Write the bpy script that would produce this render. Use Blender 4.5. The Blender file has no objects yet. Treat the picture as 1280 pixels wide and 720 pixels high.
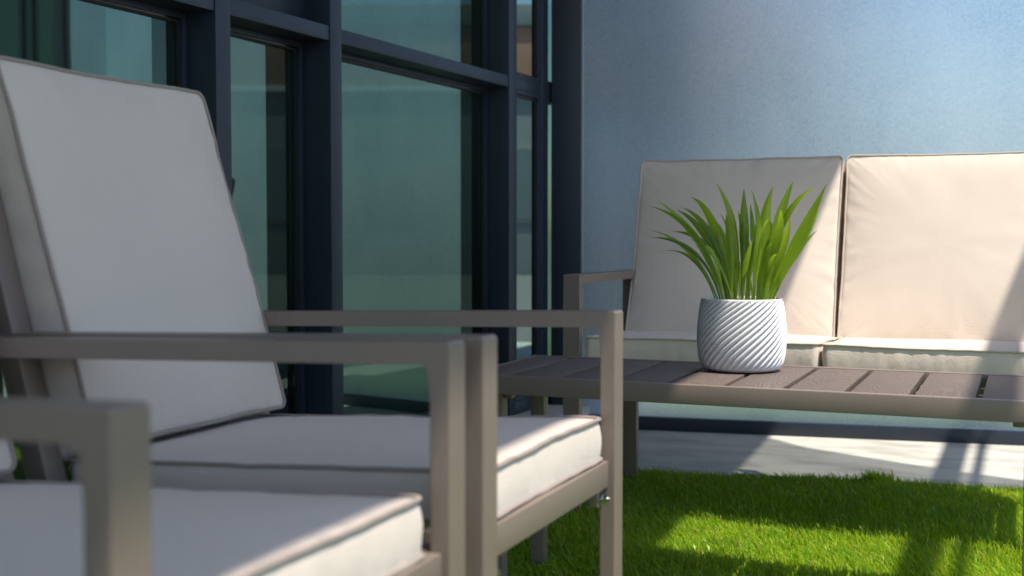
import bpy, bmesh, math, random
import numpy as np
from mathutils import Vector, Matrix, noise

R = math.radians
scene = bpy.context.scene
COL = scene.collection
random.seed(7)
RNG = np.random.default_rng(11)

# ------------------------------------------------------------------ node helpers
def new_mat(name):
    m = bpy.data.materials.new(name)
    m.use_nodes = True
    nt = m.node_tree
    b = nt.nodes['Principled BSDF']
    return m, nt, b

def nd(nt, typ, **kw):
    n = nt.nodes.new(typ)
    for k, v in kw.items():
        if k.startswith('i_'):
            n.inputs[k[2:].replace('_', ' ')].default_value = v
        else:
            setattr(n, k, v)
    return n

def lk(nt, a, b):
    nt.links.new(a, b)

def ramp(nt, fac, stops, interp='LINEAR'):
    r = nt.nodes.new('ShaderNodeValToRGB')
    r.color_ramp.interpolation = interp
    els = r.color_ramp.elements
    while len(els) < len(stops):
        els.new(0.5)
    for e, (p, c) in zip(els, stops):
        e.position = p
        e.color = (*c, 1) if len(c) == 3 else c
    lk(nt, fac, r.inputs['Fac'])
    return r.outputs['Color']

def objco(nt, scale=(1, 1, 1), rot=(0, 0, 0)):
    t = nt.nodes.new('ShaderNodeTexCoord')
    mp = nt.nodes.new('ShaderNodeMapping')
    mp.inputs['Scale'].default_value = scale
    mp.inputs['Rotation'].default_value = rot
    lk(nt, t.outputs['Object'], mp.inputs['Vector'])
    return mp.outputs['Vector']

def noise_tex(nt, vec, scale, detail=4, rough=0.5, dist=0.0):
    n = nt.nodes.new('ShaderNodeTexNoise')
    n.inputs['Scale'].default_value = scale
    n.inputs['Detail'].default_value = detail
    n.inputs['Roughness'].default_value = rough
    n.inputs['Distortion'].default_value = dist
    if vec is not None:
        lk(nt, vec, n.inputs['Vector'])
    return n.outputs['Fac']

def mix_col(nt, fac, a, b, blend='MIX'):
    m = nt.nodes.new('ShaderNodeMix')
    m.data_type = 'RGBA'
    m.blend_type = blend
    for val, idx in ((fac, 0), (a, 6), (b, 7)):
        if hasattr(val, 'is_linked') or isinstance(val, bpy.types.NodeSocket):
            lk(nt, val, m.inputs[idx])
        else:
            m.inputs[idx].default_value = val if idx == 0 else (*val, 1)
    return m.outputs[2]

def math_n(nt, op, a, b=None, c=None):
    m = nt.nodes.new('ShaderNodeMath')
    m.operation = op
    for i, v in enumerate((a, b, c)):
        if v is None:
            continue
        if isinstance(v, bpy.types.NodeSocket):
            lk(nt, v, m.inputs[i])
        else:
            m.inputs[i].default_value = v
    return m.outputs[0]

def bump(nt, bsdf, h, strength=0.3, dist=0.002):
    b = nt.nodes.new('ShaderNodeBump')
    b.inputs['Strength'].default_value = strength
    b.inputs['Distance'].default_value = dist
    lk(nt, h, b.inputs['Height'])
    lk(nt, b.outputs['Normal'], bsdf.inputs['Normal'])

# ------------------------------------------------------------------ materials
def fabric(name, base, dark, lo=0.88):
    m, nt, b = new_mat(name)
    v = objco(nt)
    big = noise_tex(nt, v, 5, 3)
    # woven canvas: two crossed thread waves
    wx = nd(nt, 'ShaderNodeTexWave', bands_direction='X'); wx.inputs['Scale'].default_value = 330
    wy = nd(nt, 'ShaderNodeTexWave', bands_direction='Y'); wy.inputs['Scale'].default_value = 330
    for w in (wx, wy):
        w.inputs['Distortion'].default_value = 1.2
        w.inputs['Detail'].default_value = 1
        lk(nt, v, w.inputs['Vector'])
    weave = math_n(nt, 'MULTIPLY', wx.outputs['Fac'], wy.outputs['Fac'])
    slub = noise_tex(nt, objco(nt, (30, 420, 30)), 1, 3)
    c = mix_col(nt, big, tuple(x * lo for x in base), base)
    c = mix_col(nt, math_n(nt, 'MULTIPLY', slub, 0.22), c, dark)
    lk(nt, c, b.inputs['Base Color'])
    b.inputs['Roughness'].default_value = 0.92
    b.inputs['Sheen Weight'].default_value = 0.25
    b.inputs['Sheen Roughness'].default_value = 0.6
    b.inputs['Specular IOR Level'].default_value = 0.2
    bump(nt, b, math_n(nt, 'ADD', weave, math_n(nt, 'MULTIPLY', slub, 0.8)), 0.35, 0.0006)
    return m

M = {}
M['fabric'] = fabric('cushion_canvas', (0.655, 0.580, 0.515), (0.49, 0.43, 0.375))
M['fabric_bounce'] = fabric('canvas_bounce_lit', (0.76, 0.665, 0.575), (0.58, 0.49, 0.41))  # same canvas; bounced light on the sofa painted into a warmer, lighter colour
M['piping'] = fabric('piping_canvas_shaded', (0.31, 0.255, 0.225), (0.24, 0.195, 0.17))  # cushion canvas darkened, shade along the seams painted in
M['piping_light'] = fabric('piping_canvas_light', (0.58, 0.49, 0.41), (0.46, 0.38, 0.31))

def metal_paint(name, col, rough, specks=0.12, spec=0.5):
    m, nt, b = new_mat(name)
    v = objco(nt)
    n1 = noise_tex(nt, v, 9, 4)
    n2 = noise_tex(nt, v, 620, 2)
    c = mix_col(nt, n1, tuple(x * (1 - specks) for x in col), tuple(x * (1 + specks) for x in col))
    lk(nt, c, b.inputs['Base Color'])
    lk(nt, math_n(nt, 'MULTIPLY_ADD', n1, 0.16, rough - 0.08), b.inputs['Roughness'])
    b.inputs['Specular IOR Level'].default_value = spec
    bump(nt, b, n2, 0.08, 0.0004)
    return m

M['taupe'] = metal_paint('taupe_powder_coat', (0.200, 0.160, 0.134), 0.42)
M['navy'] = metal_paint('navy_window_metal', (0.015, 0.024, 0.042), 0.45, 0.15)
M['gasket'] = metal_paint('black_gasket', (0.010, 0.011, 0.013), 0.6)
M['steel'] = metal_paint('zinc_steel', (0.55, 0.56, 0.58), 0.25)
M['steel'].node_tree.nodes['Principled BSDF'].inputs['Metallic'].default_value = 1.0

def plank_mat():
    m, nt, b = new_mat('brown_composite_planks')
    t = nt.nodes.new('ShaderNodeTexCoord')
    sx = nt.nodes.new('ShaderNodeSeparateXYZ')
    lk(nt, t.outputs['Object'], sx.inputs[0])
    idx = math_n(nt, 'FLOOR', math_n(nt, 'MULTIPLY_ADD', sx.outputs['X'], 1 / 0.1075, 0.75))
    wn = nt.nodes.new('ShaderNodeTexWhiteNoise'); wn.noise_dimensions = '1D'
    lk(nt, idx, wn.inputs['W'])
    off = nt.nodes.new('ShaderNodeVectorMath'); off.operation = 'SCALE'
    lk(nt, wn.outputs['Color'], off.inputs[0]); off.inputs['Scale'].default_value = 3.0
    ad = nt.nodes.new('ShaderNodeVectorMath'); ad.operation = 'ADD'
    lk(nt, t.outputs['Object'], ad.inputs[0]); lk(nt, off.outputs[0], ad.inputs[1])
    mp = nt.nodes.new('ShaderNodeMapping'); mp.inputs['Scale'].default_value = (1.0, 0.30, 1.0)
    lk(nt, ad.outputs[0], mp.inputs['Vector'])
    w = nt.nodes.new('ShaderNodeTexNoise')
    w.inputs['Scale'].default_value = 9; w.inputs['Detail'].default_value = 1.5
    lk(nt, mp.outputs[0], w.inputs['Vector'])
    rings = math_n(nt, 'FRACT', math_n(nt, 'MULTIPLY', w.outputs['Fac'], 46))
    tri = math_n(nt, 'ABSOLUTE', math_n(nt, 'SUBTRACT', rings, 0.5))
    fine = noise_tex(nt, mp.outputs[0], 240, 3)
    g = math_n(nt, 'MULTIPLY_ADD', tri, 1.5, math_n(nt, 'MULTIPLY', fine, 0.5))
    tone = math_n(nt, 'MULTIPLY_ADD', wn.outputs['Value'], 0.5, 0.25)
    c1 = mix_col(nt, tone, (0.225, 0.176, 0.152), (0.300, 0.245, 0.215))
    c = mix_col(nt, math_n(nt, 'MULTIPLY', g, 0.30), (0.100, 0.078, 0.069), c1)
    lk(nt, c, b.inputs['Base Color'])
    b.inputs['Roughness'].default_value = 0.55
    bump(nt, b, g, 0.55, 0.0012)
    return m
M['plank'] = plank_mat()

def pot_mat():
    m, nt, b = new_mat('white_cement_pot')
    v = objco(nt)
    n = noise_tex(nt, v, 60, 5, 0.6)
    pits = ramp(nt, noise_tex(nt, v, 190, 2), [(0.0, (0, 0, 0)), (0.29, (0, 0, 0)), (0.34, (1, 1, 1))])
    c = mix_col(nt, n, (0.60, 0.61, 0.62), (0.76, 0.76, 0.755))
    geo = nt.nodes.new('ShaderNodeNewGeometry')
    # shade in the grooves painted as a greyer colour
    groove_shade = ramp(nt, geo.outputs['Pointiness'], [(0.40, (0, 0, 0)), (0.505, (1, 1, 1))])
    c = mix_col(nt, groove_shade, (0.34, 0.36, 0.39), c)
    c = mix_col(nt, pits, (0.30, 0.31, 0.33), c)
    lk(nt, c, b.inputs['Base Color'])
    b.inputs['Roughness'].default_value = 0.55
    bump(nt, b, n, 0.15, 0.001)
    return m
M['pot'] = pot_mat()

def leaf_mat(name, a, bcol, trans=0.35, rough=0.35, scale=30, straw=False):
    m, nt, b = new_mat(name)
    geo = nt.nodes.new('ShaderNodeNewGeometry')
    v = objco(nt)
    n = noise_tex(nt, v, scale, 3)
    f = math_n(nt, 'MULTIPLY_ADD', n, 0.5, math_n(nt, 'MULTIPLY_ADD', geo.outputs['Random Per Island'], 0.8, -0.15))
    c = mix_col(nt, f, a, bcol)
    if straw:      # a few dry, straw coloured fibres
        sel = math_n(nt, 'GREATER_THAN', math_n(nt, 'FRACT', math_n(nt, 'MULTIPLY', geo.outputs['Random Per Island'], 37.0)), 0.94)
        c = mix_col(nt, sel, c, (0.55, 0.50, 0.16))
    lk(nt, c, b.inputs['Base Color'])
    b.inputs['Roughness'].default_value = rough
    tr = nt.nodes.new('ShaderNodeBsdfTranslucent')
    c2 = mix_col(nt, 0.5, c, tuple(min(1, x * 2.2) for x in bcol))
    lk(nt, c2, tr.inputs['Color'])
    mx = nt.nodes.new('ShaderNodeMixShader'); mx.inputs[0].default_value = trans
    lk(nt, b.outputs[0], mx.inputs[1]); lk(nt, tr.outputs[0], mx.inputs[2])
    lk(nt, mx.outputs[0], nt.nodes['Material Output'].inputs['Surface'])
    return m
M['leaf'] = leaf_mat('strap_leaf_green', (0.010, 0.062, 0.018), (0.300, 0.450, 0.022), 0.40, 0.22)
M['grass'] = leaf_mat('turf_blade_green', (0.016, 0.180, 0.020), (0.430, 0.680, 0.028), 0.48, 0.36, 6, straw=True)
M['hedge'] = leaf_mat('hedge_leaf_green', (0.02, 0.06, 0.015), (0.06, 0.12, 0.02), 0.25, 0.5, 3)

def concrete(name, a, bcol, spots=True):
    m, nt, b = new_mat(name)
    v = objco(nt)
    n1 = noise_tex(nt, v, 2.2, 6, 0.65)
    n2 = noise_tex(nt, v, 55, 4, 0.6)
    n3 = noise_tex(nt, objco(nt, (2.2, 5, 3)), 1.6, 6, 0.62, 0.2)
    c = mix_col(nt, n1, a, bcol)
    c = mix_col(nt, math_n(nt, 'MULTIPLY', n2, 0.35), c, tuple(x * 0.72 for x in a))
    if spots:
        st = ramp(nt, n3, [(0.0, (1, 1, 1)), (0.34, (1, 1, 1)), (0.56, (0, 0, 0))])
        c = mix_col(nt, math_n(nt, 'MULTIPLY', st, 0.7), c, tuple(x * 0.55 for x in a))
    lk(nt, c, b.inputs['Base Color'])
    b.inputs['Roughness'].default_value = 0.75
    bump(nt, b, n2, 0.3, 0.002)
    return m
M['concrete'] = concrete('worn_terrace_concrete', (0.52, 0.52, 0.475), (0.66, 0.655, 0.605))
M['render'] = concrete('grey_soffit_render', (0.72, 0.72, 0.70), (0.78, 0.78, 0.76), False)
M['salmon'] = concrete('salmon_stucco', (0.42, 0.20, 0.13), (0.48, 0.24, 0.16), False)
M['grey_stucco'] = concrete('grey_stucco', (0.20, 0.23, 0.24), (0.26, 0.29, 0.30), False)
M['room'] = concrete('grey_room_plaster', (0.66, 0.66, 0.64), (0.72, 0.72, 0.70), False)
M['farpane'] = metal_paint('grey_window_pane', (0.16, 0.20, 0.21), 0.2)
M['soil'] = concrete('pale_pot_filler', (0.30, 0.27, 0.22), (0.60, 0.57, 0.50), False)
M['earth'] = concrete('open_ground', (0.18, 0.18, 0.17), (0.26, 0.25, 0.23), False)
M['backing'] = metal_paint('turf_backing', (0.030, 0.055, 0.012), 0.9)

def frosted():
    m, nt, b = new_mat('frosted_blue_glass')
    v = objco(nt)
    streak = noise_tex(nt, objco(nt, (6, 6, 0.7)), 1.0, 5, 0.6, 0.4)
    blot = noise_tex(nt, v, 2.6, 4, 0.5)
    grain = noise_tex(nt, v, 120, 3, 0.75)
    f = math_n(nt, 'MULTIPLY_ADD', streak, 0.35, math_n(nt, 'MULTIPLY', blot, 0.65))
    f = math_n(nt, 'MULTIPLY_ADD', math_n(nt, 'SUBTRACT', grain, 0.5), 1.15, f)
    col = ramp(nt, f, [(0.15, (0.50, 0.59, 0.71)), (0.50, (0.70, 0.765, 0.89)), (0.85, (0.84, 0.88, 0.98))])
    df = nt.nodes.new('ShaderNodeBsdfDiffuse'); lk(nt, col, df.inputs['Color'])
    tr = nt.nodes.new('ShaderNodeBsdfRefraction'); lk(nt, col, tr.inputs['Color'])
    tr.inputs['Roughness'].default_value = 0.50; tr.inputs['IOR'].default_value = 1.45
    tl = nt.nodes.new('ShaderNodeBsdfTranslucent'); lk(nt, col, tl.inputs['Color'])
    mt = nt.nodes.new('ShaderNodeMixShader'); mt.inputs[0].default_value = 0.20
    lk(nt, tr.outputs[0], mt.inputs[1]); lk(nt, tl.outputs[0], mt.inputs[2])
    gl = nt.nodes.new('ShaderNodeBsdfGlossy'); gl.inputs['Roughness'].default_value = 0.32
    gl.inputs['Color'].default_value = (0.9, 0.95, 1, 1)
    mx = nt.nodes.new('ShaderNodeMixShader'); mx.inputs[0].default_value = 0.95
    lk(nt, df.outputs[0], mx.inputs[1]); lk(nt, mt.outputs[0], mx.inputs[2])
    fr = nt.nodes.new('ShaderNodeFresnel'); fr.inputs['IOR'].default_value = 1.5
    bp = nt.nodes.new('ShaderNodeBump'); bp.inputs['Strength'].default_value = 0.25; bp.inputs['Distance'].default_value = 0.003
    lk(nt, grain, bp.inputs['Height'])
    for s in (df, gl, fr, tr):
        lk(nt, bp.outputs[0], s.inputs['Normal'])
    m2 = nt.nodes.new('ShaderNodeMixShader'); lk(nt, fr.outputs[0], m2.inputs[0])
    lk(nt, mx.outputs[0], m2.inputs[1]); lk(nt, gl.outputs[0], m2.inputs[2])
    lk(nt, m2.outputs[0], nt.nodes['Material Output'].inputs['Surface'])
    nt.nodes.remove(b)
    return m
M['frosted'] = frosted()
gm, gnt, gb = new_mat('green_frosted_glass')
gt = gnt.nodes.new('ShaderNodeBsdfTranslucent'); gt.inputs['Color'].default_value = (0.34, 0.50, 0.44, 1)
gd = gnt.nodes.new('ShaderNodeMixShader'); gd.inputs[0].default_value = 0.75
gb.inputs['Base Color'].default_value = (0.20, 0.30, 0.26, 1); gb.inputs['Roughness'].default_value = 0.25
gnt.links.new(gb.outputs[0], gd.inputs[1]); gnt.links.new(gt.outputs[0], gd.inputs[2])
gnt.links.new(gd.outputs[0], gnt.nodes['Material Output'].inputs['Surface'])
M['green'] = gm

def window_glass(name, tint, refl, rtint):
    m, nt, b = new_mat(name)
    nt.nodes.remove(b)
    tp = nt.nodes.new('ShaderNodeBsdfTransparent'); tp.inputs['Color'].default_value = (*tint, 1)
    gl = nt.nodes.new('ShaderNodeBsdfGlossy'); gl.inputs['Roughness'].default_value = 0.015
    gl.inputs['Color'].default_value = (*rtint, 1)
    lw = nt.nodes.new('ShaderNodeLayerWeight'); lw.inputs['Blend'].default_value = 0.5
    n = noise_tex(nt, objco(nt), 2.6, 2)
    bp = nt.nodes.new('ShaderNodeBump'); bp.inputs['Strength'].default_value = 0.05; bp.inputs['Distance'].default_value = 0.004
    lk(nt, n, bp.inputs['Height']); lk(nt, bp.outputs[0], gl.inputs['Normal'])
    f = math_n(nt, 'MULTIPLY_ADD', math_n(nt, 'POWER', lw.outputs['Facing'], 5.0), 1.0 - refl, refl)
    mx = nt.nodes.new('ShaderNodeMixShader'); lk(nt, f, mx.inputs[0])
    lk(nt, tp.outputs[0], mx.inputs[1]); lk(nt, gl.outputs[0], mx.inputs[2])
    lk(nt, mx.outputs[0], nt.nodes['Material Output'].inputs['Surface'])
    return m
M['glass'] = window_glass('coated_teal_glass', (0.24, 0.30, 0.28), 0.25, (0.46, 0.67, 0.58))
M['narrow'] = window_glass('narrow_pane_glass', (0.60, 0.70, 0.69), 0.10, (0.6, 0.8, 0.75))
M['clear'] = window_glass('clear_glass_side', (0.90, 0.96, 0.95), 0.02, (0.9, 0.95, 0.95))

# ------------------------------------------------------------------ object helpers
def link(name, me, mat, parent=None, smooth=True, angle=25):
    o = bpy.data.objects.new(name, me)
    COL.objects.link(o)
    if mat is not None:
        me.materials.append(mat)
    if parent is not None:
        o.parent = parent
    if smooth:
        me.polygons.foreach_set('use_smooth', [True] * len(me.polygons))
        if angle:
            me.set_sharp_from_angle(angle=R(angle))
    return o

def from_bm(name, bm, mat, parent=None, smooth=True, angle=25):
    bmesh.ops.recalc_face_normals(bm, faces=bm.faces[:])
    me = bpy.data.meshes.new(name)
    bm.to_mesh(me); bm.free()
    return link(name, me, mat, parent, smooth, angle)

def thing(name, label, cat, loc=(0, 0, 0), rz=0, group=None):
    o = bpy.data.objects.new(name, None)
    COL.objects.link(o)
    o.empty_display_size = 0.1
    o.location = loc; o.rotation_euler = (0, 0, rz)
    o['label'] = label; o['category'] = cat
    if group: o['group'] = group
    return o

def tag(o, label, cat, group=None):
    o['label'] = label; o['category'] = cat
    if group: o['group'] = group
    return o

def structure(o, kind='structure'):
    o['kind'] = kind
    return o

def add_box(bm, lo, hi, bev=0.0, mtx=None, seg=2):
    x0, y0, z0 = lo; x1, y1, z1 = hi
    vs = [bm.verts.new(v) for v in ((x0,y0,z0),(x1,y0,z0),(x1,y1,z0),(x0,y1,z0),(x0,y0,z1),(x1,y0,z1),(x1,y1,z1),(x0,y1,z1))]
    fs = [bm.faces.new([vs[i] for i in q]) for q in ((0,3,2,1),(4,5,6,7),(0,1,5,4),(1,2,6,5),(2,3,7,6),(3,0,4,7))]
    if mtx is not None:
        bmesh.ops.transform(bm, matrix=mtx, verts=vs)
    if bev > 0:
        es = set(e for f in fs for e in f.edges)
        bmesh.ops.bevel(bm, geom=list(es), offset=bev, segments=seg, affect='EDGES', profile=0.6)

def box(name, lo, hi, mat, parent=None, bev=0.002, mtx=None):
    bm = bmesh.new()
    add_box(bm, lo, hi, bev, mtx)
    return from_bm(name, bm, mat, parent)

def beam(name, p0, p1, w, h, mat, parent, bev=0.0018, side=Vector((0, 1, 0))):
    """rectangular tube from p0 to p1; w across `side`, h across the third axis"""
    p0, p1 = Vector(p0), Vector(p1)
    d = (p1 - p0); L = d.length; d.normalize()
    s = side - d * side.dot(d); s.normalize()
    t = d.cross(s)
    m = Matrix((( d.x, s.x, t.x, p0.x), (d.y, s.y, t.y, p0.y), (d.z, s.z, t.z, p0.z), (0, 0, 0, 1)))
    return box(name, (0, -w/2, -h/2), (L, w/2, h/2), mat, parent, bev, m)

def prism_y(bm, pts, y0, y1, bev=0.0018, joint=None):
    """closed outline in x-z pushed from y0 to y1; rounds every outline edge"""
    a = [bm.verts.new((x, y0, z)) for x, z in pts]
    b = [bm.verts.new((x, y1, z)) for x, z in pts]
    n = len(pts)
    f0 = bm.faces.new(a); f1 = bm.faces.new(b[::-1])
    for i in range(n):
        bm.faces.new((a[i], b[i], b[(i+1) % n], a[(i+1) % n]))
    zj = None if joint is None else joint
    es = [e for e in list(f0.edges) + list(f1.edges) if zj is None or not all(abs(v.co.z - zj) < 1e-5 for v in e.verts)]
    if bev:
        bmesh.ops.bevel(bm, geom=es, offset=bev, segments=2, affect='EDGES', profile=0.6)

def tube_mesh(bm, pts, rad, n=8, closed=True):
    N = len(pts)
    rings = []
    for i in range(N):
        p = pts[i]
        a = pts[(i - 1) % N] if closed or i > 0 else pts[i]
        b = pts[(i + 1) % N] if closed or i < N - 1 else pts[i]
        t = (b - a).normalized()
        u = t.cross(Vector((0, 0, 1)))
        if u.length < 1e-4: u = Vector((1, 0, 0))
        u.normalize(); w = t.cross(u)
        rings.append([bm.verts.new(p + (u * math.cos(k * 2 * math.pi / n) + w * math.sin(k * 2 * math.pi / n)) * rad) for k in range(n)])
    for i in range(N if closed else N - 1):
        A, B = rings[i], rings[(i + 1) % N]
        for k in range(n):
            bm.faces.new((A[k], A[(k + 1) % n], B[(k + 1) % n], B[k]))
    if not closed:
        bm.faces.new(rings[0][::-1]); bm.faces.new(rings[-1])

def nz(x, y, z=0.0):
    return noise.noise(Vector((x, y, z)))

def cushion(name, W, D, T, crown, mtx, parent, seed, rad=0.028, wrinkle=0.0025, pucker=0.003, wave=0.004,
            dip=0.0, pip_mat='piping', pip_r=0.0026, bulge=0.0025, crown_b=None, mat='fabric'):
    """box cushion: crowned top and bottom panels, a gusset with gathers, piping along both seams"""
    crown_b = crown * 0.6 if crown_b is None else crown_b
    hw, hd = W / 2, D / 2
    per = []
    nc, step = 7, 0.0085
    def edge(ax, ay, bx, by):
        L = math.hypot(bx - ax, by - ay); k = max(2, int(L / step))
        for i in range(k):
            per.append((ax + (bx - ax) * i / k, ay + (by - ay) * i / k))
    def arc(cx, cy, a0):
        for i in range(nc):
            a = a0 + (math.pi / 2) * i / nc
            per.append((cx + rad * math.cos(a), cy + rad * math.sin(a)))
    edge(-hw + rad, -hd, hw - rad, -hd); arc(hw - rad, -hd + rad, -math.pi / 2)
    edge(hw, -hd + rad, hw, hd - rad); arc(hw - rad, hd - rad, 0)
    edge(hw - rad, hd, -hw + rad, hd); arc(-hw + rad, hd - rad, math.pi / 2)
    edge(-hw, hd - rad, -hw, -hd + rad); arc(-hw + rad, -hd + rad, math.pi)
    N = len(per)
    # arc length and normals
    nor, s = [], [0.0]
    for i in range(N):
        a, b = per[i - 1], per[(i + 1) % N]
        tx, ty = b[0] - a[0], b[1] - a[1]; l = math.hypot(tx, ty)
        nor.append((ty / l, -tx / l))
        if i: s.append(s[-1] + math.hypot(per[i][0] - per[i - 1][0], per[i][1] - per[i - 1][1]))
    def bow(x, y):           # sides pull in a little between the corners, corners stick out
        return -0.006 * (1 - (abs(x) / hw) ** 2) * (abs(y) > hd * 0.86) - 0.006 * (1 - (abs(y) / hd) ** 2) * (abs(x) > hw * 0.86)
    q_b = 0.55
    def pt(i, top):
        x, y = per[i]; nx, ny = nor[i]
        o = bow(x, y) * q_b + 0.0022 * nz(x * 9 + seed, y * 9, 3.1 * top) + 0.0006 * nz(x * 34 + seed, y * 34, 8 * top)
        return x + nx * o, y + ny * o
    def seam_z(i, top):
        x, y = per[i]
        z = T / 2 * (1 if top else -1)
        z += wave * nz(x * 6.5 + seed * 1.7, y * 6.5 + 5.0, 2.0 * top) + 0.0012 * nz(x * 30, y * 30 + seed, 4.0 * top)
        return z
    bm = bmesh.new()
    rows = 9
    grid = []
    for r in range(rows + 1):
        f = r / rows
        ring = []
        for i in range(N):
            xt, yt = pt(i, 1); xb, yb = pt(i, 0)
            z = seam_z(i, 1) * (1 - f) + seam_z(i, 0) * f
            x = xt * (1 - f) + xb * f; y = yt * (1 - f) + yb * f
            k = 4 * f * (1 - f)
            st = s[i]
            w = bulge * k + wrinkle * k * (nz(st * 60 + f * 1.1 + seed, f * 0.5, 1.3) + 0.7 * nz(st * 130 - f * 1.5 + seed, f * 0.7, 7.7))
            ring.append(bm.verts.new((x + nor[i][0] * w, y + nor[i][1] * w, z)))
        grid.append(ring)
    for r in range(rows):
        for i in range(N):
            j = (i + 1) % N
            bm.faces.new((grid[r][i], grid[r + 1][i], grid[r + 1][j], grid[r][j]))
    shr = [1, 0.982, 0.962, 0.938, 0.91, 0.875, 0.83, 0.77, 0.69, 0.59, 0.47, 0.33, 0.18]
    half = min(hw, hd)
    for top in (1, 0):
        prev = grid[0] if top else grid[-1]
        cr = crown if top else crown_b
        sg = 1 if top else -1
        for q in shr[1:]:
            ring = []
            d = (1 - q) * half
            for i in range(N):
                x, y = pt(i, top); x *= q; y *= q
                base = seam_z(i, top) * (q ** 9) + sg * T / 2 * (1 - q ** 9)
                h = cr * max(0.0, (1 - min(1, abs(x) / hw) ** 3) * (1 - min(1, abs(y) / hd) ** 3)) ** 0.75
                pk = pucker * math.exp(-d / 0.035) * min(1.0, d / 0.006) * (nz(s[i] * 36 + seed * 3, d * 18, 5.5 * top) + 0.5 * nz(s[i] * 80 + seed, d * 30, 1.5))
                lo = 0.0058 * nz(x * 5 + seed, y * 5, 9.0 + top) * (1 - q ** 4) + 0.0016 * nz(x * 17 + seed, y * 17, 2.0) * (1 - q ** 4)
                dp = -dip * math.exp(-((x / hw) ** 2 + (y / hd) ** 2) * 2.2)
                ring.append(bm.verts.new((x, y, base + sg * (h + pk + lo) + dp * top)))
            for i in range(N):
                j = (i + 1) % N
                if top: bm.faces.new((prev[i], prev[j], ring[j], ring[i]))
                else: bm.faces.new((prev[j], prev[i], ring[i], ring[j]))
            prev = ring
        z = sum(v.co.z for v in prev) / N
        c = bm.verts.new((0, 0, z))
        for i in range(N):
            j = (i + 1) % N
            if top: bm.faces.new((prev[i], prev[j], c))
            else: bm.faces.new((prev[j], prev[i], c))
    bmesh.ops.transform(bm, matrix=mtx, verts=bm.verts[:])
    ob = from_bm(name, bm, M[mat], parent, True, 52)
    bm = bmesh.new()
    for top in (1, 0):
        pts = []
        for i in range(N):
            x, y = pt(i, top)
            pts.append(mtx @ Vector((x + nor[i][0] * pip_r * 0.55, y + nor[i][1] * pip_r * 0.55, seam_z(i, top) + (pip_r * 0.45 if top else -pip_r * 0.45))))
        tube_mesh(bm, pts, pip_r, 8)
    from_bm('piping', bm, M[pip_mat], ob, True, 0)
    return ob

def frame_mtx(origin, xa, ya):
    xa = Vector(xa).normalized(); ya = Vector(ya); ya = (ya - xa * ya.dot(xa)).normalized()
    za = xa.cross(ya); o = Vector(origin)
    return Matrix(((xa.x, ya.x, za.x, o.x), (xa.y, ya.y, za.y, o.y), (xa.z, ya.z, za.z, o.z), (0, 0, 0, 1)))

# ------------------------------------------------------------------ camera
HC = 0.73
TH, PITCH = R(23.0), R(2.457)
cam_d = bpy.data.cameras.new('camera')
cam = bpy.data.objects.new('camera', cam_d)
COL.objects.link(cam)
cam.location = (0, 0, HC)
cam.rotation_euler = (R(90) - PITCH, 0, TH)
cam_d.sensor_width = 36
cam_d.lens = 1515 / 1280 * 36
cam_d.clip_start = 0.02
cam_d.clip_end = 2000
cam_d.dof.use_dof = True
cam_d.dof.focus_distance = 2.42
cam_d.dof.aperture_fstop = 4.6
cam_d.dof.aperture_blades = 9
scene.camera = cam

# ------------------------------------------------------------------ light
SUN = Vector((0.36, -0.155, 1.0)).normalized()
sun_d = bpy.data.lights.new('sun', 'SUN')
sun_d.energy = 4.7
sun_d.angle = R(0.55)
sun_d.color = (1.0, 0.91, 0.79)
sun = bpy.data.objects.new('sun', sun_d)
COL.objects.link(sun)
sun.rotation_euler = SUN.to_track_quat('Z', 'Y').to_euler()
sun.location = SUN * 20
w = bpy.data.worlds.new('World')
scene.world = w
w.use_nodes = True
wn = w.node_tree
bg = wn.nodes['Background']
sky = wn.nodes.new('ShaderNodeTexSky')
sky.sky_type = 'NISHITA'
sky.sun_disc = False
sky.sun_elevation = math.asin(SUN.z)
sky.sun_rotation = math.atan2(SUN.x, SUN.y)
sky.air_density = 1.0; sky.dust_density = 1.0; sky.ozone_density = 1.2
wn.links.new(sky.outputs[0], bg.inputs['Color'])
bg.inputs['Strength'].default_value = 0.15
vs = scene.view_settings
vs.view_transform = 'Standard'; vs.look = 'None'; vs.gamma = 1.0; vs.exposure = 0.5
vs.use_curve_mapping = False
scene.render.engine = 'CYCLES'
cy = scene.cycles
cy.max_bounces = 8; cy.diffuse_bounces = 5; cy.glossy_bounces = 4; cy.transparent_max_bounces = 10
cy.caustics_reflective = False; cy.caustics_refractive = False
cy.sample_clamp_indirect = 6
cy.use_denoising = True

# ------------------------------------------------------------------ setting: ground, concrete, turf
def sheet(name, pts, mat, z):
    bm = bmesh.new()
    bm.faces.new([bm.verts.new((x, y, z)) for x, y in pts])
    return structure(from_bm(name, bm, mat, None, False))
sheet('ground', [(-400, -400), (400, -400), (400, 400), (-400, 400)], M['earth'], -0.02)
terr = sheet('terrace_floor', [(-1.70, -5), (4.5, -5), (4.5, 9.5), (-1.70, 9.5)], M['concrete'], 0.0)

lawn_m, lnt, lb = new_mat('sunny_lawn')
lk(lnt, mix_col(lnt, noise_tex(lnt, objco(lnt), 12, 6), (0.10, 0.17, 0.07), (0.20, 0.27, 0.13)), lb.inputs['Base Color'])
lb.inputs['Roughness'].default_value = 0.9
sheet('lawn', [(-1.60, 5.0), (4.5, 5.0), (4.5, 9.5), (-1.60, 9.5)], lawn_m, 0.006)

def turf_edge(x):
    return 3.575 + 0.162 * (x + 0.7)
TX0, TX1, TY0 = -1.47, 2.6, -1.6
sheet('turf_backing', [(TX0, TY0), (TX1, TY0), (TX1, turf_edge(TX1)), (TX0, turf_edge(TX0))], M['backing'], 0.005)

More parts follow.
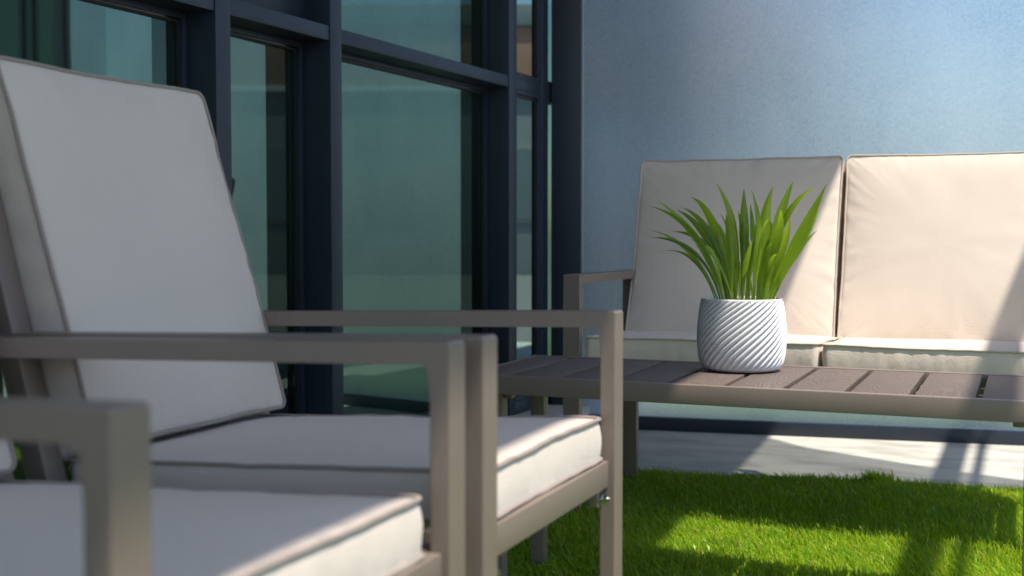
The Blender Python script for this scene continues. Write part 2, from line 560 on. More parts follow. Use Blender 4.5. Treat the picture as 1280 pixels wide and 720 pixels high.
def turf(name, regions):
    X, Y, sc = [], [], []
    for x0, x1, y0, y1, dens, wmul in regions:
        n = int((x1 - x0) * (y1 - y0) * dens)
        x = RNG.uniform(x0, x1, n); y = RNG.uniform(y0, y1, n)
        e = turf_edge(x) + 0.004 * np.sin(x * 41) + 0.003 * np.sin(x * 97 + 1) + RNG.normal(0, 0.003, n)
        k = y < e
        X.append(x[k]); Y.append(y[k]); sc.append(np.full(k.sum(), wmul))
    # the seam tuft at the edge
    n = 420
    x = RNG.normal(-0.385, 0.022, n); y = turf_edge(x) + RNG.uniform(-0.05, 0.018, n)
    X.append(x); Y.append(y); sc.append(np.full(n, 1.0))
    tuft0 = sum(len(a) for a in X[:-1])
    X = np.concatenate(X); Y = np.concatenate(Y); W = np.concatenate(sc)
    n = len(X)
    H = 0.0265 * (1 + 0.22 * RNG.normal(size=n)).clip(0.5, 1.5) * (1 + 0.18 * np.sin(X * 7 + 2 * np.sin(Y * 5)))
    H[tuft0:] *= 1.35
    az = RNG.uniform(0, 2 * np.pi, n)
    lean = np.abs(RNG.normal(0.35, 0.28, n)).clip(0, 1.2)
    dx = np.cos(az) * lean - 0.18 + 0.12 * np.sin(Y * 9 + X * 3); dy = np.sin(az) * lean - 0.22
    fa = RNG.uniform(0, 2 * np.pi, n)
    hw = 0.00155 * W * RNG.uniform(0.7, 1.3, n)
    px, py = np.cos(fa) * hw, np.sin(fa) * hw
    V = np.empty((n, 5, 3), np.float32)
    z0 = 0.006
    V[:, 0] = np.stack([X - px, Y - py, np.full(n, z0)], 1)
    V[:, 1] = np.stack([X + px, Y + py, np.full(n, z0)], 1)
    mx, my = X + dx * H * 0.35, Y + dy * H * 0.35
    V[:, 2] = np.stack([mx + px * 0.9, my + py * 0.9, z0 + H * 0.6], 1)
    V[:, 3] = np.stack([mx - px * 0.9, my - py * 0.9, z0 + H * 0.6], 1)
    V[:, 4] = np.stack([X + dx * H, Y + dy * H, z0 + H * (1 - 0.25 * (dx * dx + dy * dy)).clip(0.45, 1)], 1)
    me = bpy.data.meshes.new(name)
    me.vertices.add(n * 5); me.vertices.foreach_set('co', V.ravel())
    base = (np.arange(n) * 5)[:, None]
    loops = (base + np.array([0, 1, 2, 3, 3, 2, 4])).ravel().astype(np.int32)
    me.loops.add(n * 7); me.loops.foreach_set('vertex_index', loops)
    starts = ((np.arange(n) * 7)[:, None] + np.array([0, 4])).ravel().astype(np.int32)
    me.polygons.add(n * 2)
    me.polygons.foreach_set('loop_start', starts)
    me.polygons.foreach_set('loop_total', np.tile(np.array([4, 3], np.int32), n))
    me.update(calc_edges=True); me.validate()
    o = link(name, me, M['grass'], None, True, 0)
    return structure(o, 'stuff')
tf = turf('artificial_grass', [
    (-1.05, 0.12, 2.35, 3.8, 46000, 1.0),
    (-1.47, -1.05, 0.6, 3.6, 16000, 1.5),
    (-1.05, 0.12, 0.9, 2.35, 14000, 1.6),
    (0.12, 1.6, 0.9, 3.9, 9000, 1.9),
    (-1.47, 2.0, -1.2, 0.9, 4500, 2.4),
    (-1.47, -1.05, -1.2, 0.6, 3000, 2.4),
])
tf['label'] = 'bright green artificial turf under the table and chairs'

# ------------------------------------------------------------------ window wall
WA = R(2.36)
E = Vector((math.sin(WA), math.cos(WA), 0)); NW = Vector((math.cos(WA), -math.sin(WA), 0))
B0 = Vector((-1.672, 4.30, 0))
ww = thing('window_wall', 'navy metal framed glass wall with teal panes along the terrace', 'window wall', B0, 0)
WM = Matrix(((E.x, NW.x, 0, 0), (E.y, NW.y, 0, 0), (0, 0, 1, 0), (0, 0, 0, 1)))   # local: x along the wall, y out of it
def wbox(name, s0, s1, o0, o1, z0, z1, mat, bev=0.0025, par=None):
    return box(name, (s0, o0, z0), (s1, o1, z1), mat, par or ww, bev, WM)
edges = [-5.2, -4.0, -3.02, -1.890, -1.414, -0.298, -0.020, 0.26, 1.25, 2.30]   # right hand edge of each mullion
MW = 0.055
PANE_SKEW = 0.95
ZB, ZT, ZTOP = 0.13, 1.255, 2.88
for s1 in edges:
    wbox('mullion', s1 - MW, s1, -0.150 if s1 < -0.1 else -0.036, 0.0, 0.085, ZTOP, M['navy'])
for a, b_ in zip(edges[:-1], edges[1:]):
    s0, s1 = a + 0.0005, b_ - MW - 0.0005
    rd = -0.112 if a < -0.31 else -0.034
    wbox('sill_rail', s0, s1, rd, -0.004, 0.086, ZB, M['navy'])
    wbox('transom', s0, s1, rd, -0.003, ZT, ZT + 0.040, M['navy'])
    wbox('head_rail', s0, s1, rd, -0.003, ZTOP - 0.05, ZTOP, M['navy'])
    dp = 0.078 if a > -0.31 else (-0.006 if abs(a + 1.890) < 1e-6 else 0.0)
    for z0, z1, kind in ((ZB, ZT, 'glass'), (ZT + 0.040, ZTOP - 0.05, 'panel' if abs(a + 1.890) < 1e-6 else 'glass')):
        if a > 0.2: kind = 'panel'  # opaque panels behind the screen, added to darken its left side
        if kind == 'panel':
            wbox('spandrel_panel', s0, s1, (-0.10 if a < 0 else -0.030), (-0.078 if a < 0 else -0.012), z0, z1, M['navy'])
            continue
        bm = bmesh.new()
        fw = 0.018
        for l, h in (((s0, -0.108 + dp, z0), (s0 + fw, -0.082 + dp, z1)), ((s1 - fw, -0.108 + dp, z0), (s1, -0.082 + dp, z1)),
                     ((s0 + fw, -0.108 + dp, z0), (s1 - fw, -0.082 + dp, z0 + fw)), ((s0 + fw, -0.108 + dp, z1 - fw + 0.003), (s1 - fw, -0.082 + dp, z1))):
            add_box(bm, l, h, 0.0015, WM)
        fr_ = from_bm('window_frame', bm, M['navy'], ww)
        bm = bmesh.new()
        g = 0.006
        for l, h in (((s0 + fw, -0.106 + dp, z0 + fw), (s0 + fw + g, -0.092 + dp, z1 - fw)), ((s1 - fw - g, -0.106 + dp, z0 + fw), (s1 - fw, -0.092 + dp, z1 - fw)),
                     ((s0 + fw + g, -0.106 + dp, z0 + fw), (s1 - fw - g, -0.092 + dp, z0 + fw + g)), ((s0 + fw + g, -0.106 + dp, z1 - fw - g), (s1 - fw - g, -0.092 + dp, z1 - fw))):
            add_box(bm, l, h, 0, WM)
        from_bm('gasket', bm, M['gasket'], fr_)
        gp = wbox('glass_pane', s0 + fw + g, s1 - fw - g, -0.103 + dp, -0.097 + dp, z0 + fw, z1 - fw, M['narrow'] if abs(a + 0.298) < 1e-6 else M['glass'], 0)
        if abs(a + 1.890) < 1e-6:      # this pane sits a touch out of true in its frame
            c_ = WM @ Vector(((s0 + s1) / 2, -0.106, 0))
            gp.data.transform(Matrix.Translation(c_) @ Matrix.Rotation(R(PANE_SKEW), 4, 'Z') @ Matrix.Translation(-c_))
pl = box('plinth', (-5.2, -0.30, 0.0), (2.30, 0.145, 0.0845), M['concrete'], None, 0.004, Matrix.Translation(B0) @ WM)
tag(pl, 'low grey concrete plinth under the navy window wall', 'plinth')

# the dark room behind the glass
rm = thing('room', 'dim grey room seen through the teal window glass', 'room', B0 + NW * -0.4)
def rbox(name, s0, s1, o0, o1, z0, z1, mat, par=None):
    return box(name, (s0, o0, z0), (s1, o1, z1), mat, par or rm, 0, WM)
rbox('room_floor', -5.2, 2.30, -4.0, 0.09, 0.0, 0.10, M['room'])
rbox('back_wall', -5.2, 2.30, -4.1, -4.0, 0.10, 2.9, M['room'])
rbox('end_wall', -5.2, -5.1, -4.0, 0.08, 0.10, 2.9, M['room'])
rbox('room_ceiling', -5.2, 2.30, -4.1, 0.08, 2.9, 2.96, M['room'])

# roof slab that shades the terrace (its edge throws the long diagonal shadow line)
SL = SUN.x / SUN.z; SK = SUN.y / SUN.z
ZS = 2.95
XE = -0.805 + SL * ZS
def xe(y): return -0.65 - 0.045 * (y - SK * ZS) + SL * ZS   # edge not quite square to the terrace
bm = bmesh.new()
prof = [(-1.72, -4.5), (xe(-4.5), -4.5), (xe(4.3), 4.3), (-1.72, 4.3)]
lo_ = [bm.verts.new((x, y, ZS)) for x, y in prof]; hi_ = [bm.verts.new((x, y, ZS + 0.22)) for x, y in prof]
bm.faces.new(lo_); bm.faces.new(hi_)
for k in range(4): bm.faces.new((lo_[k], lo_[(k + 1) % 4], hi_[(k + 1) % 4], hi_[k]))
slab = from_bm('roof_canopy', bm, M['render'])
tag(slab, 'pale flat roof slab projecting over the seating and the window wall', 'canopy')
b1 = box('pergola_beam', (-0.250 + SL * ZS, -4.5, ZS), (-0.170 + SL * ZS, 6.0, ZS + 0.02), M['navy'], None, 0.003)
tag(b1, 'wide dark steel beam running beside the roof slab edge', 'beam')
b2 = box('pergola_bar', (-0.142 + SL * ZS, -4.5, ZS), (-0.112 + SL * ZS, 6.0, ZS + 0.02), M['navy'], None, 0.003)
tag(b2, 'thin dark steel bar beyond the wide beam', 'bar')

# added unseen sail, shaped to dim a floor strip: passes about a quarter of the sun
sm, snt, sb = new_mat('pale_scrim_mesh')
snt.nodes.remove(sb)
st_ = snt.nodes.new('ShaderNodeBsdfTransparent'); st_.inputs['Color'].default_value = (0.30, 0.31, 0.30, 1)
sd_ = snt.nodes.new('ShaderNodeBsdfDiffuse'); sd_.inputs['Color'].default_value = (0.5, 0.52, 0.5, 1)
sx_ = snt.nodes.new('ShaderNodeMixShader'); sx_.inputs[0].default_value = 0.22
snt.links.new(st_.outputs[0], sx_.inputs[1]); snt.links.new(sd_.outputs[0], sx_.inputs[2])
snt.links.new(sx_.outputs[0], snt.nodes['Material Output'].inputs['Surface'])
ZL = 3.3
bm = bmesh.new()
prof = [(-1.5, 3.64), (0.55, 3.64), (0.55, 3.72), (-0.05, 3.93), (-0.30, 4.03), (-0.68, 4.22), (-0.90, 4.43), (-1.5, 4.6)]
prof = [(x + SL * ZL, y + SK * ZL) for x, y in prof]
bm.faces.new([bm.verts.new((x, y, ZL)) for x, y in prof])
scrim = from_bm('added_scrim', bm, sm, None, False)
tag(scrim, 'added unseen mesh sail stretched above the roof slab end', 'shade sail')

# ------------------------------------------------------------------ frosted screen at the end of the terrace
FA = R(8.2)
FE = Vector((math.cos(FA), math.sin(FA), 0)); FN = Vector((-math.sin(FA), math.cos(FA), 0))
FM = Matrix(((FE.x, FN.x, 0, 0), (FE.y, FN.y, 0, 0), (0, 0, 1, 0), (0, 0, 0, 1)))
sc_o = Vector((-1.318, 4.37, 0)) - FE * 0.3545
sw = thing('frosted_screen', 'tall frosted blue glass screen with dark post and base rail', 'glass screen', sc_o)
def fbox(name, s0, s1, o0, o1, z0, z1, mat, bev=0.003, par=None):
    return box(name, (s0, o0, z0), (s1, o1, z1), mat, par or sw, bev, FM)
FL = 2.85
fbox('corner_post', 0.0, 0.116, -0.012, 0.03, 0.086, 2.80, M['navy'])
fbox('end_post', FL, FL + 0.09, -0.012, 0.06, 0.0, 2.80, M['navy'])
fbox('base_rail', 0.118, FL - 0.001, -0.006, 0.045, 0.001, 0.050, M['navy'])
fbox('top_rail', 0.118, FL - 0.001, -0.006, 0.045, 2.74, 2.80, M['navy'])
fp = fbox('frosted_pane', 0.118, FL - 0.001, 0.010, 0.022, 0.051, 2.739, M['frosted'], 0)
fp.data.materials.append(M['clear'])          # only the side facing the terrace is etched
for f in fp.data.polygons:
    if f.normal.dot(FN) > -0.5: f.material_index = 1

# greenish clear screen beyond it (met only as a reflection in the nearest window)
gs = thing('green_glass_screen', 'green tinted glass screen with thin dark posts beyond the frosted screen', 'glass screen', sc_o + FE * (FL + 0.12))
for s in (0.16, 0.26, 0.62, 1.2):
    fbox('post', s, s + 0.035, -0.01, 0.03, 0, 2.5, M['navy'], 0.002, gs)
for z in (0.9, 1.55, 2.4):
    fbox('rail', 0.0, 1.235, 0.032, 0.05, z, z + 0.03, M['navy'], 0.002, gs)

fbox('green_pane', 0.0, 1.235, 0.012, 0.020, 0.02, 2.45, M['green'], 0, gs)

# building across the way, met as a reflection
bd = thing('building', 'salmon stucco building with grey parapet beyond the terrace', 'building', (-9.0, 21.5, -0.02), R(23))
box('upper_wall', (-6, 0, 3.62), (6, 6, 4.75), M['salmon'], bd, 0.02)
box('lower_wall', (-6, 0.05, 0), (6, 6, 3.618), M['grey_stucco'], bd, 0.02)
box('string_course', (-6.05, -0.08, 3.50), (6.05, 0.048, 3.615), M['render'], bd, 0.01)
box('parapet', (-6.1, -0.1, 4.751), (6.1, 6.1, 5.15), M['grey_stucco'], bd, 0.02)
for k in range(-2, 3):
    fr = box('window', (k * 2.4 - 0.5, -0.01, 1.0), (k * 2.4 + 0.5, 0.048, 2.5), M['grey_stucco'], bd, 0.01)
    box('pane', (k * 2.4 - 0.42, -0.022, 1.08), (k * 2.4 + 0.42, -0.012, 2.42), M['farpane'], fr, 0)

# ------------------------------------------------------------------ armchairs
def l_arm(bm, w0, x_end, z_front, z_back, yc, wid, th):
    """armrest with its square front corner; the outline is bevelled on both sides"""
    fil = 0.007
    sl = (z_front - z_back) / (-x_end)
    stub = z_front - 0.055
    zin = z_front - th
    pts = [(0.0, stub), (0.0, z_front - 0.003), (-0.003, z_front), (x_end, z_back), (x_end, z_back - th)]
    pts += [(-th - fil, zin + sl * (-th - fil))]
    for k in range(1, 4):
        a = math.pi / 2 * k / 4
        pts.append((-th - fil + fil * math.sin(a), zin - fil + fil * math.cos(a) + sl * (-th - fil) * (1 - k / 4)))
    pts += [(-th, zin - fil), (-th, stub)]
    prism_y(bm, pts, yc - wid / 2, yc + wid / 2, 0.0018, stub)

def armchair(label, xf, rz, y0, y1, seed):
    """y0, y1: outer faces of the two side frames; the chair looks along +x"""
    yc = (y0 + y1) / 2; w = y1 - y0
    t = thing('armchair', label, 'armchair', (xf, yc, 0), R(rz), 'armchairs side by side in front of the window wall')
    th, wid = 0.021, 0.036
    for sgn in (-1, 1):
        y = sgn * (w / 2 - wid / 2)
        bm = bmesh.new(); l_arm(bm, 0, -0.648, 0.632, 0.616, y, wid, th)
        from_bm('armrest', bm, M['taupe'], t, False)
        bm = bmesh.new(); prism_y(bm, [(0, 0.0), (0, 0.577), (-th, 0.577), (-th, 0.0)], y - wid / 2, y + wid / 2, 0.0018, 0.577)
        lg = from_bm('front_leg', bm, M['taupe'], t, False)
        box('foot_cap', (-th - 0.001, y - wid / 2 - 0.001, 0.001), (0.001, y + wid / 2 + 0.001, 0.018), M['gasket'], lg, 0.001)
        beam('rear_leg', (-0.585, y, 0.0), (-0.585, y, 0.41), wid, th, M['taupe'], t)
        beam('side_rail', (-th - 0.001, y, 0.4185), (-0.60, y, 0.398), wid - 0.006, 0.034, M['taupe'], t)
        beam('back_upright', (-0.552, y, 0.405), (-0.690, y, 0.90), wid - 0.004, 0.030, M['taupe'], t)
        # bracket and bolt under the front rail
        br = bmesh.new()
        yb = sgn * (w / 2 - wid - 0.011)
        add_box(br, (-0.030, yb - 0.011, 0.376), (-0.016, yb + 0.011, 0.4005), 0.003)
        bo = from_bm('bracket', br, M['taupe'], t)
        bb = bmesh.new()
        for r_, h0, h1, n_ in ((0.0075, -0.004, 0.001, 24), (0.0052, 0.001, 0.0075, 6), (0.0028, 0.0075, 0.011, 12)):
            m = Matrix.Translation((-0.0135 + h0 + (h1 - h0) / 2, yb, 0.387)) @ Matrix.Rotation(math.pi / 2, 4, 'Y')
            bmesh.ops.create_cone(bb, cap_ends=True, segments=n_, radius1=r_, radius2=r_, depth=h1 - h0, matrix=m)
        from_bm('bolt', bb, M['steel'], bo)
    beam('front_rail', (-0.019, -w / 2 + wid + 0.0005, 0.4185), (-0.019, w / 2 - wid - 0.0005, 0.4185), 0.022, 0.034, M['taupe'], t, 0.0018, Vector((1, 0, 0)))
    beam('rear_rail', (-0.575, -w / 2 + wid + 0.0005, 0.398), (-0.575, w / 2 - wid - 0.0005, 0.398), 0.022, 0.034, M['taupe'], t, 0.0018, Vector((1, 0, 0)))
    for k in range(1, 4):
        x = -0.575 + k * 0.14
        beam('seat_slat', (x, -w / 2 + wid + 0.0005, 0.409 + k * 0.004), (x, w / 2 - wid - 0.0005, 0.409 + k * 0.004), 0.03, 0.012, M['taupe'], t, 0.0015, Vector((1, 0, 0)))
    for f in (0.12, 0.55, 0.97):
        p = Vector((-0.573, 0, 0.405)).lerp(Vector((-0.722, 0, 0.935)), f)
        beam('back_bar', (p.x, -w / 2 + wid - 0.0015, p.z), (p.x, w / 2 - wid + 0.0015, p.z), 0.016, 0.028, M['taupe'], t, 0.0015, Vector((1, 0, 0.33)))
    # seat cushion, tipped back a little
    cw = 0.388
    tilt = 0.050
    ctr = Vector((-0.2835, 0, 0.4520))
    cushion('seat_cushion', cw, 0.535, 0.050, 0.013, frame_mtx(ctr, (0, 1, 0), (-1, 0, -tilt)), t, seed, 0.014, 0.0013, 0.0014, 0.0032, 0.003)
    # back cushion leaning on the uprights
    ta = R(17.4)
    upv = Vector((-math.sin(ta), 0, math.cos(ta)))
    nrm = Vector((math.cos(ta), 0, math.sin(ta)))
    c = Vector((-1.0675 + 0.492, 0, 0.712)) - nrm * 0.027
    bc = cushion('back_cushion', 0.398, 0.482, 0.054, 0.026, frame_mtx(c, (0, 1, 0), upv), t, seed + 4.3, 0.012, 0.0024, 0.0022, 0.005, 0.0)
    # zipper pull hanging at the lower corner of the back cushion
    zp = bmesh.new()
    q = Vector((-0.545, -w / 2 + wid + 0.012, 0.476))
    add_box(zp, (q.x - 0.002, q.y - 0.005, q.z - 0.004), (q.x + 0.002, q.y + 0.005, q.z + 0.006), 0.001)
    tube_mesh(zp, [q + Vector((0, -0.004, -0.004)), q + Vector((-0.004, -0.010, -0.022)), q + Vector((0.002, -0.005, -0.026)), q + Vector((0.003, 0.002, -0.008))], 0.0013, 6, True)
    from_bm('zipper_pull', zp, M['steel'], bc)
    return t
armchair('taupe armchair with beige cushions standing nearer the coffee table', -0.4885, 0.9, 1.071, 1.539, 1.0)
armchair('taupe armchair with beige cushions, the nearest one to the viewer', -0.4825, 1.36, 0.540, 1.038, 12.0)

# ------------------------------------------------------------------ sofa
sf = thing('sofa', 'taupe framed two seat sofa with beige box cushions before the frosted screen', 'sofa', (-1.089, 2.90, 0))
SWID = 1.205
pw, pt_ = 0.044, 0.023
for x in (pw / 2, SWID - pw / 2):
    bm = bmesh.new()
    l_arm(bm, 0, -0.56, 0.632, 0.630, 0, pw, pt_)
    bmesh.ops.transform(bm, matrix=Matrix(((0, -1, 0, x), (-1, 0, 0, 0), (0, 0, 1, 0), (0, 0, 0, 1))), verts=bm.verts[:])
    from_bm('armrest', bm, M['taupe'], sf, False)
    box('front_leg', (x - pw / 2, 0, 0), (x + pw / 2, pt_, 0.577), M['taupe'], sf, 0.0)
    box('rear_leg', (x - pw / 2, 0.495, 0), (x + pw / 2, 0.495 + pt_, 0.607), M['taupe'], sf, 0.0012)
    box('side_rail', (x - 0.017, pt_ + 0.001, 0.365), (x + 0.017, 0.494, 0.400), M['taupe'], sf, 0.0015)
    beam('back_upright', (x, 0.53, 0.39), (x, 0.615, 0.675), pw - 0.004, pt_, M['taupe'], sf, 0.0015, Vector((1, 0, 0)))
for y, z in ((0.012, 0.3825), (0.506, 0.3825)):
    beam('seat_rail', (pw + 0.0005, y, z), (SWID - pw - 0.0005, y, z), 0.022, 0.035, M['taupe'], sf, 0.0015, Vector((0, 1, 0)))
for k in range(3):
    y = 0.13 + k * 0.12
    beam('seat_slat', (pw - 0.004, y, 0.392), (SWID - pw + 0.004, y, 0.392), 0.03, 0.012, M['taupe'], sf, 0.001, Vector((0, 1, 0)))
beam('back_upright', (0.62, 0.548, 0.39), (0.62, 0.703, 0.91), 0.06, 0.016, M['taupe'], sf, 0.0015, Vector((1, 0, 0)))
for f in (0.30, 0.58):
    p = Vector((0, 0.53, 0.39)).lerp(Vector((0, 0.690, 0.925)), f)
    beam('back_bar', (pw - 0.003, p.y, p.z), (SWID - pw + 0.003, p.y, p.z), 0.016, 0.028, M['taupe'], sf, 0.0015, Vector((0, 1, -0.3)))
for i, (xa, xb) in enumerate(((0.050, 0.635), (0.647, 1.162))):
    cushion('seat_cushion', xb - xa, 0.49, 0.060, 0.004, frame_mtx(((xa + xb) / 2, 0.275, 0.4320), (1, 0, 0), (0, 1, -0.032)), sf, 21.0 + i * 3, 0.014, 0.0017, 0.002, 0.003, 0.0, 'piping_light', mat='fabric_bounce')
ts = R(17.0)
upv = Vector((0, math.sin(ts), math.cos(ts))); nrm = Vector((0, -math.cos(ts), math.sin(ts)))
for i, (xa, xb) in enumerate(((0.033, 0.6135), (0.6265, 1.160))):
    c = Vector(((xa + xb) / 2, 0.507, 0.699)) - nrm * 0.030
    cushion('back_cushion', xb - xa, 0.528, 0.060, 0.026, frame_mtx(c, (1, 0, 0), upv), sf, 31.0 + i * 5.5, 0.014, 0.0026, 0.0026, 0.004, 0.0, 'piping_light', mat='fabric_bounce')

# ------------------------------------------------------------------ coffee table
tb = thing('coffee_table', 'low taupe coffee table with brown slatted plank top', 'coffee table', (-1.03, 2.14, 0))
TL, TD, TZ = 1.11, 0.412, 0.46
bm = bmesh.new()
pitch, gap = 0.1075, 0.0105
x = 0.0945 - pitch + gap
while x < TL - 0.02:
    xa, xb = max(x, 0.016), min(x + pitch - gap, TL - 0.016)
    if xb - xa > 0.02:
        add_box(bm, (xa, 0.0185, TZ - 0.017), (xb, TD - 0.0185, TZ - 0.0015), 0.0022)
    x += pitch
from_bm('tabletop', bm, M['plank'], tb)
for y in (0.009, TD - 0.009):
    beam('apron_rail', (0, y, TZ - 0.018), (TL, y, TZ - 0.018), 0.018, 0.036, M['taupe'], tb, 0.0022)
for x in (0.0078, TL - 0.0078):
    beam('end_rail', (x, 0.0183, TZ - 0.0185), (x, TD - 0.0183, TZ - 0.0185), 0.0155, 0.034, M['taupe'], tb, 0.002, Vector((1, 0, 0)))
for y in (0.10, 0.206, 0.312):
    beam('support_bar', (0.016, y, TZ - 0.0265), (TL - 0.016, y, TZ - 0.0265), 0.022, 0.016, M['taupe'], tb, 0.001)
for sx in (0.047, 1.032):
    for y in (0.055, 0.278):
        lg = box('leg', (sx, y, 0), (sx + 0.031, y + 0.026, TZ - 0.0365), M['taupe'], tb, 0.0015)
        side = -1 if sx > 0.5 else 1
        xc = sx - 0.0095 if side < 0 else sx + 0.0405
        box('bracket', (xc - 0.009, y + 0.002, TZ - 0.052), (xc + 0.009, y + 0.024, TZ - 0.0368), M['taupe'], lg, 0.003)

# ------------------------------------------------------------------ potted plant
PX, PY = -0.528, 2.432
pp = thing('potted_plant', 'strappy green plant in a white ridged pot on the plank table', 'potted plant', (PX, PY, TZ))
def pot():
    prof = [(0.0, 0.0), (0.060, 0.0), (0.0700, 0.0012), (0.0775, 0.006), (0.0822, 0.015), (0.0858, 0.030), (0.0878, 0.050), (0.0885, 0.068),
            (0.0875, 0.090), (0.0852, 0.113), (0.0822, 0.134), (0.0812, 0.1415)]
    # resample
    pts = [Vector((a, b, 0)) for a, b in prof[2:]]
    dens = []
    for a, b in zip(pts[:-1], pts[1:]):
        for k in range(5): dens.append(a.lerp(b, k / 5))
    dens.append(pts[-1])
    NSEG = 442
    bm = bmesh.new(); rings = []
    NR = 34
    for p in dens:
        r, z = p.x, p.y
        fade = min(1, z / 0.010) * (1 if z < 0.134 else max(0.0, (0.1415 - z) / 0.0075))
        ring = []
        for k in range(NSEG):
            a = 2 * math.pi * k / NSEG
            u = (a * NR / (2 * math.pi)) % 1.0
            an = a + R(118) * (z / 0.145) * (0.75 + 0.25 * z / 0.145)
            prof_u = (0.5 - 0.5 * math.cos(2 * math.pi * u)) ** 0.55
            g = (prof_u - 0.75) * 0.0056 * fade
            ring.append(bm.verts.new(((r + g) * math.cos(an), (r + g) * math.sin(an), z)))
        rings.append(ring)
    for r, z in ((0.0810, 0.1432), (0.0800, 0.1446), (0.0780, 0.1450), (0.0762, 0.1440), (0.0755, 0.140), (0.0745, 0.120)):
        rings.append([bm.verts.new((r * math.cos(2 * math.pi * k / NSEG + R(116)), r * math.sin(2 * math.pi * k / NSEG + R(116)), z)) for k in range(NSEG)])
    for A, B in zip(rings[:-1], rings[1:]):
        for k in range(NSEG):
            bm.faces.new((A[k], A[(k + 1) % NSEG], B[(k + 1) % NSEG], B[k]))
    bm.faces.new(rings[0][::-1])
    return bm
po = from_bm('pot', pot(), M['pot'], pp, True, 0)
bm = bmesh.new()
for k in range(1):
    cs = [bm.verts.new((0.0752 * math.cos(2 * math.pi * i / 64), 0.0752 * math.sin(2 * math.pi * i / 64), 0.134)) for i in range(64)]
    c0 = bm.verts.new((0, 0, 0.137))
    for i in range(64): bm.faces.new((cs[i], cs[(i + 1) % 64], c0))
for i in range(260):
    a, r = random.uniform(0, 6.283), 0.071 * math.sqrt(random.random())
    s_ = random.uniform(0.002, 0.0042)
    bmesh.ops.create_icosphere(bm, subdivisions=1, radius=s_, matrix=Matrix.Translation((r * math.cos(a), r * math.sin(a), 0.1365 + random.uniform(0, 0.002))) @ Matrix.Diagonal((1, random.uniform(.6, 1.2), .7, 1)))
from_bm('pot_filler', bm, M['soil'], pp)

LAT = Vector((math.cos(TH - R(9)), math.sin(TH - R(9)), 0)); DEP = Vector((-LAT.y, LAT.x, 0))
def blade(bm, ctrl, width, roll, depth0, depth1, seg=16):
    """strap leaf: bezier through ctrl (lateral, height); depth moves from depth0 at the base to depth1 at the tip"""
    def bez(t):
        p = [Vector((a, b, 0)) for a, b in ctrl]
        while len(p) > 1: p = [p[i].lerp(p[i + 1], t) for i in range(len(p) - 1)]
        d = depth0 + (depth1 - depth0) * t * t
        return LAT * p[0].x + DEP * d + Vector((0, 0, p[0].y))
    rows = []
    for i in range(seg + 1):
        t = i / seg
        p = bez(t); q = bez(min(1, t + 0.01)) - bez(max(0, t - 0.01)); q.normalize()
        sidev = (LAT * math.cos(roll) + DEP * math.sin(roll))
        sidev = (sidev - q * sidev.dot(q)).normalized()
        nv = q.cross(sidev)
        prof = (0.28 + 0.72 * min(1, t / 0.60) ** 1.3) * (1 - max(0, (t - 0.5) / 0.5) ** 1.7)
        hw = width / 2 * max(prof, 0.02)
        fold = 0.30 + 0.25 * (1 - t)
        rows.append([bm.verts.new(p - sidev * hw + nv * hw * fold), bm.verts.new(p - sidev * hw * 0.5 + nv * hw * fold * 0.42), bm.verts.new(p), bm.verts.new(p + sidev * hw * 0.5 + nv * hw * fold * 0.42), bm.verts.new(p + sidev * hw + nv * hw * fold)])
    for A, B in zip(rows[:-1], rows[1:]):
        for k in range(4):
            bm.faces.new((A[k], A[k + 1], B[k + 1], B[k]))
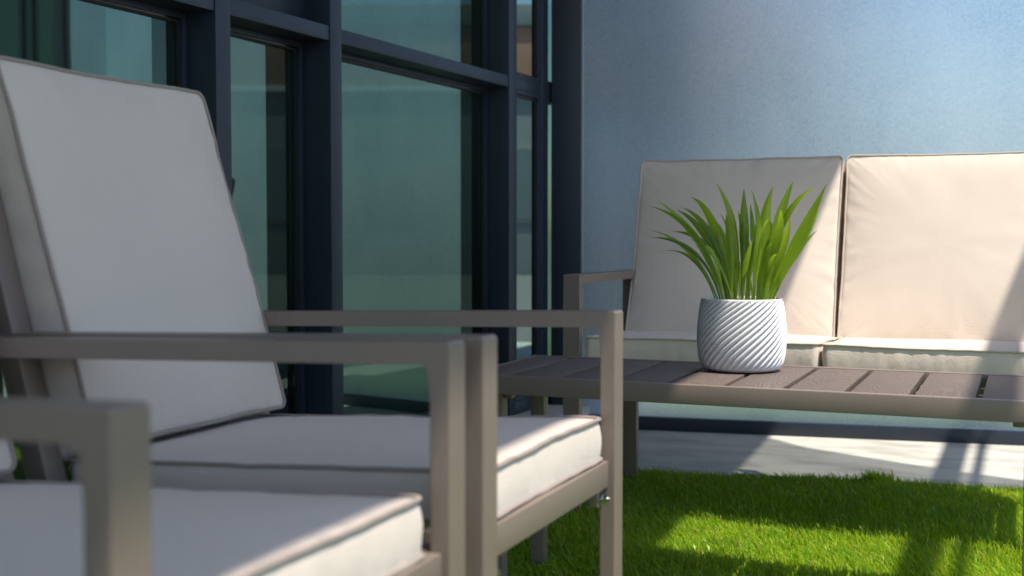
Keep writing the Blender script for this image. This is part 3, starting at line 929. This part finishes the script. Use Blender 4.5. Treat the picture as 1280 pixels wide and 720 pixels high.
LEAVES = [  # base, two controls, tip in a sketch grid (2250 per metre, origin at the rim centre), then width
    ((375, 610), (330, 470), (215, 300), (45, 288), 20), ((385, 610), (345, 440), (240, 310), (50, 325), 18),
    ((365, 612), (325, 470), (240, 350), (105, 388), 17), ((402, 610), (365, 420), (255, 255), (95, 150), 33),
    ((395, 612), (360, 400), (225, 215), (58, 180), 27), ((420, 612), (410, 400), (350, 180), (250, 138), 36),
    ((412, 612), (385, 410), (290, 240), (185, 195), 30), ((430, 612), (415, 440), (330, 220), (205, 183), 30),
    ((430, 614), (445, 420), (425, 290), (408, 215), 36), ((482, 612), (495, 420), (485, 240), (488, 100), 42),
    ((455, 614), (480, 370), (440, 180), (362, 72), 28), ((522, 614), (575, 440), (570, 220), (520, 105), 28),
    ((550, 614), (575, 420), (560, 230), (617, 92), 52), ((560, 616), (600, 440), (615, 330), (605, 240), 46),
    ((590, 616), (600, 380), (650, 190), (702, 70), 42), ((580, 614), (600, 330), (680, 160), (790, 100), 30),
    ((604, 616), (640, 480), (730, 320), (835, 90), 58), ((610, 614), (680, 440), (765, 330), (828, 192), 34),
    ((612, 614), (655, 480), (730, 350), (815, 290), 26), ((592, 616), (620, 460), (680, 360), (685, 232), 46),
    ((602, 614), (640, 490), (668, 400), (680, 325), 20), ((500, 616), (515, 450), (545, 330), (550, 235), 40),
    ((470, 618), (485, 500), (465, 420), (450, 375), 22), ((530, 614), (545, 450), (530, 280), (512, 170), 26),
    ((415, 614), (390, 380), (290, 290), (150, 295), 20), ((460, 612), (450, 400), (450, 300), (430, 225), 30),
    ((440, 612), (400, 430), (330, 340), (235, 330), 22), ((515, 612), (505, 430), (500, 320), (460, 200), 34),
    ((540, 618), (520, 520), (505, 440), (500, 350), 24), ((570, 612), (620, 400), (650, 260), (640, 200), 36),
    ((480, 618), (470, 520), (500, 420), (520, 330), 26), ((390, 616), (360, 470), (320, 400), (270, 350), 18),
    ((425, 618), (430, 480), (400, 380), (375, 300), 28), ((575, 618), (585, 500), (620, 410), (660, 300), 26),
]
bm = bmesh.new()
for i, (p0, p1, p2, p3, wd) in enumerate(LEAVES):
    ctrl = [((px - 482) / 2250, 0.136 + (618 - py) / 2250) for px, py in (p0, p1, p2, p3)]
    rr = random.Random(i * 13 + 5)
    d0 = rr.uniform(-0.042, 0.038); d1 = d0 + rr.uniform(-0.07, 0.06)
    blade(bm, ctrl, wd / 2250 * 1.18, rr.uniform(-0.55, 0.55), d0, d1)
rr = random.Random(91)
for i in range(9):     # thinner blades filling the clump
    a = rr.uniform(-1, 1); dp0 = rr.uniform(-0.045, 0.045)
    b0 = a * 0.044; h_ = rr.uniform(0.07, 0.20) * (1 - 0.15 * abs(a)); out = a * rr.uniform(0.02, 0.085) - (0.018 if a < 0.2 else 0)
    droop = rr.uniform(0.0, 0.03) if abs(a) > 0.5 else 0
    blade(bm, [(b0, 0.136), (b0 + out * 0.12, 0.136 + h_ * 0.45), (b0 + out * 0.5, 0.136 + h_ * 0.92), (b0 + out, 0.136 + h_ - droop)],
          rr.uniform(0.005, 0.011), rr.uniform(-1.1, 1.1), dp0, dp0 * rr.uniform(1.0, 2.4))
fol = from_bm('foliage', bm, M['leaf'], pp, True, 0)
